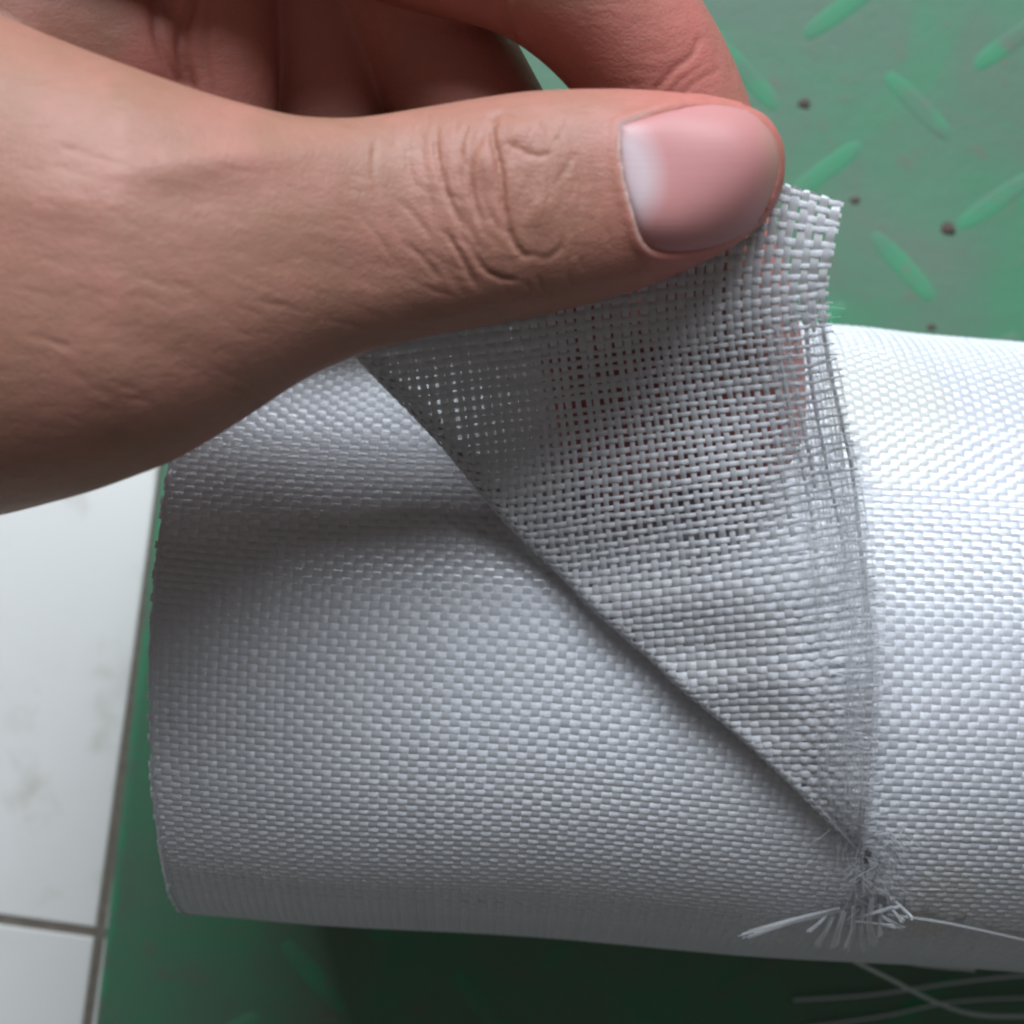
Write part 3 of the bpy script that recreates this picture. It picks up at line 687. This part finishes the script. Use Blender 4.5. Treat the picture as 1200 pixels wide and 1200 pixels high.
# nail bed: sunk under the plate, fold of skin round it
NAIL = np.array([(728, 148), (727, 175), (733, 215), (743, 250), (752, 278), (766, 293), (790, 297), (825, 292), (858, 280), (888, 263), (905, 237), (914, 206), (913, 175), (902, 150), (880, 130), (852, 122), (822, 121), (785, 130), (752, 140)], float)
def nail_outline(n):
    P = np.vstack([NAIL, NAIL[:1]]); return spline(P, n)
NO = nail_outline(200)
def signed(px, py):
    """pixels inside (+) the nail outline"""
    q = np.stack([px, py], 1); best = np.full(len(q), 1e9); cr = np.zeros(len(q), int)
    for s in range(len(NO) - 1):
        a, b = NO[s], NO[s + 1]; d = b - a; t = np.clip(((q - a) @ d) / max(d @ d, 1e-9), 0, 1)
        best = np.minimum(best, np.linalg.norm(q - a - t[:, None] * d, axis=1))
        c = ((a[1] > q[:, 1]) != (b[1] > q[:, 1])); xi = a[0] + (q[:, 1] - a[1]) / (d[1] if abs(d[1]) > 1e-9 else 1e-9) * d[0]
        cr += (c & (q[:, 0] < xi)).astype(int)
    return np.where(cr % 2 == 1, best, -best)
near = np.where(thumb & (PXx > 690) & (PXx < 935) & (PXy > 90) & (PXy < 330) & (N[:, 2] > 0.05))[0]
sd = signed(PXx[near], PXy[near])
# smooth fit of the undisturbed surface under the nail
sel = near[sd > -6]; A_ = lambda x, y: np.stack([np.ones_like(x), x, y, x * x, x * y, y * y, x**3, x * x * y, x * y * y, y**3, x**4, y**4, x * x * y * y], 1)
nx = lambda x: (x - 4.0) / 2; ny = lambda y: (y - 7.2 + 3.2) / 2
coef, *_ = np.linalg.lstsq(A_(nx(X[sel, 0]), ny(X[sel, 1])), X[sel, 2], rcond=None)
fit = lambda x, y: A_(nx(x), ny(y)) @ coef
fold = np.where(PXx[near] < 800, 1.0, np.where(PXx[near] < 870, 0.8, 0.0))
disp[near] += np.where(sd > 2, -0.07, 0) + fold * 0.032 * np.exp(-((sd + 7) / 6.5)**2) - fold * 0.008 * np.exp(-((sd - 1) / 3)**2)
X2 = X + N * disp[:, None]
for _ in range(1): X2 = X2 + 0.35 * (np.stack([lap(X2)[:, c] for c in range(3)], 1) - X2)
put(X2)
# skin tone zones: r = flushed tips, g = brown knuckle
tr_ = np.clip(np.exp(-(np.clip(830 - PXx, 0, None) / 110)**2) * (X[:, 2] > 11.3), 0, 1) * 0.8
tr_ = np.maximum(tr_, (X[:, 2] < 11.2) * 0.95 * (PXx > 600) * (PXy > 130)); tr_ = np.maximum(tr_, np.where((X[:, 2] < 11.9) & (PXy < 130), 0.5, 0))
tg = np.where(thumb, np.clip(blob(595, 200, 85, 100, 0.5), 0, 1), 0)
tb_ = np.zeros(nv); tb_[near] = np.clip((772 - PXx[near]) / 30, 0, 1) * np.exp(-((sd + 1.5) / 2.6)**2) * 0.8
for _ in range(60): tr_ = tr_ + 0.6 * ((np.bincount(E[:, 0], tr_[E[:, 1]], nv) + np.bincount(E[:, 1], tr_[E[:, 0]], nv)) / deg[:, 0] - tr_)
ca = me.color_attributes.new('tone', 'FLOAT_COLOR', 'POINT')
ca.data.foreach_set('color', np.stack([tr_, tg, tb_, np.ones(nv)], 1).astype(np.float32).ravel())
me.polygons.foreach_set('use_smooth', np.full(len(me.polygons), True)); me.materials.clear(); me.materials.append(M_skin); me.name = 'person'
person = bpy.data.objects.new('person', me); scn.collection.objects.link(person)
tag(person, 'bare hand reaching in, thumb and bent fingers pinching the folded cloth corner', 'person')
# thumb nail plate
nl, nw = 36, 40; cen = NAIL.mean(0)
left = spline(NAIL[[0, 1, 2, 3, 4, 5, 6]], nw); V, UVn = [], []
rings = 18; ring_pts = 96; NO2 = nail_outline(ring_pts + 1)[:-1]
for r_i in range(rings + 1):
    f = r_i / rings
    for q in range(ring_pts):
        p = cen + (NO2[q] - cen) * f
        z = 12.9
        for _ in range(3):
            P = at(p[0], p[1], z); z = float(fit(np.array([nx(P[0]) * 2 + 4.0 - 0.0]), np.array([P[1]]))[0])
        lift = 0.035 * (1 - f**8) + 0.012
        P = at(p[0], p[1], z + lift - (0.014 if r_i == rings else 0))
        V.append(P); UVn.append(((p[0] - 727) / 184, (297 - p[1]) / 176))
F = []
for r_i in range(rings):
    for q in range(ring_pts): F.append((r_i * ring_pts + q, (r_i + 1) * ring_pts + q, (r_i + 1) * ring_pts + (q + 1) % ring_pts, r_i * ring_pts + (q + 1) % ring_pts))
V += [v - np.array([0, 0, 0.08]) for v in V[-ring_pts:]]; UVn += UVn[-ring_pts:]
b0, b1 = rings * ring_pts, (rings + 1) * ring_pts
for q in range(ring_pts): F.append((b0 + q, b1 + q, b1 + (q + 1) % ring_pts, b0 + (q + 1) % ring_pts))
tag(mesh_obj('thumb_nail', V, np.array(F), M_nail, person, uv=np.array(UVn)), 'pink thumb nail with a pale half-moon at its base')
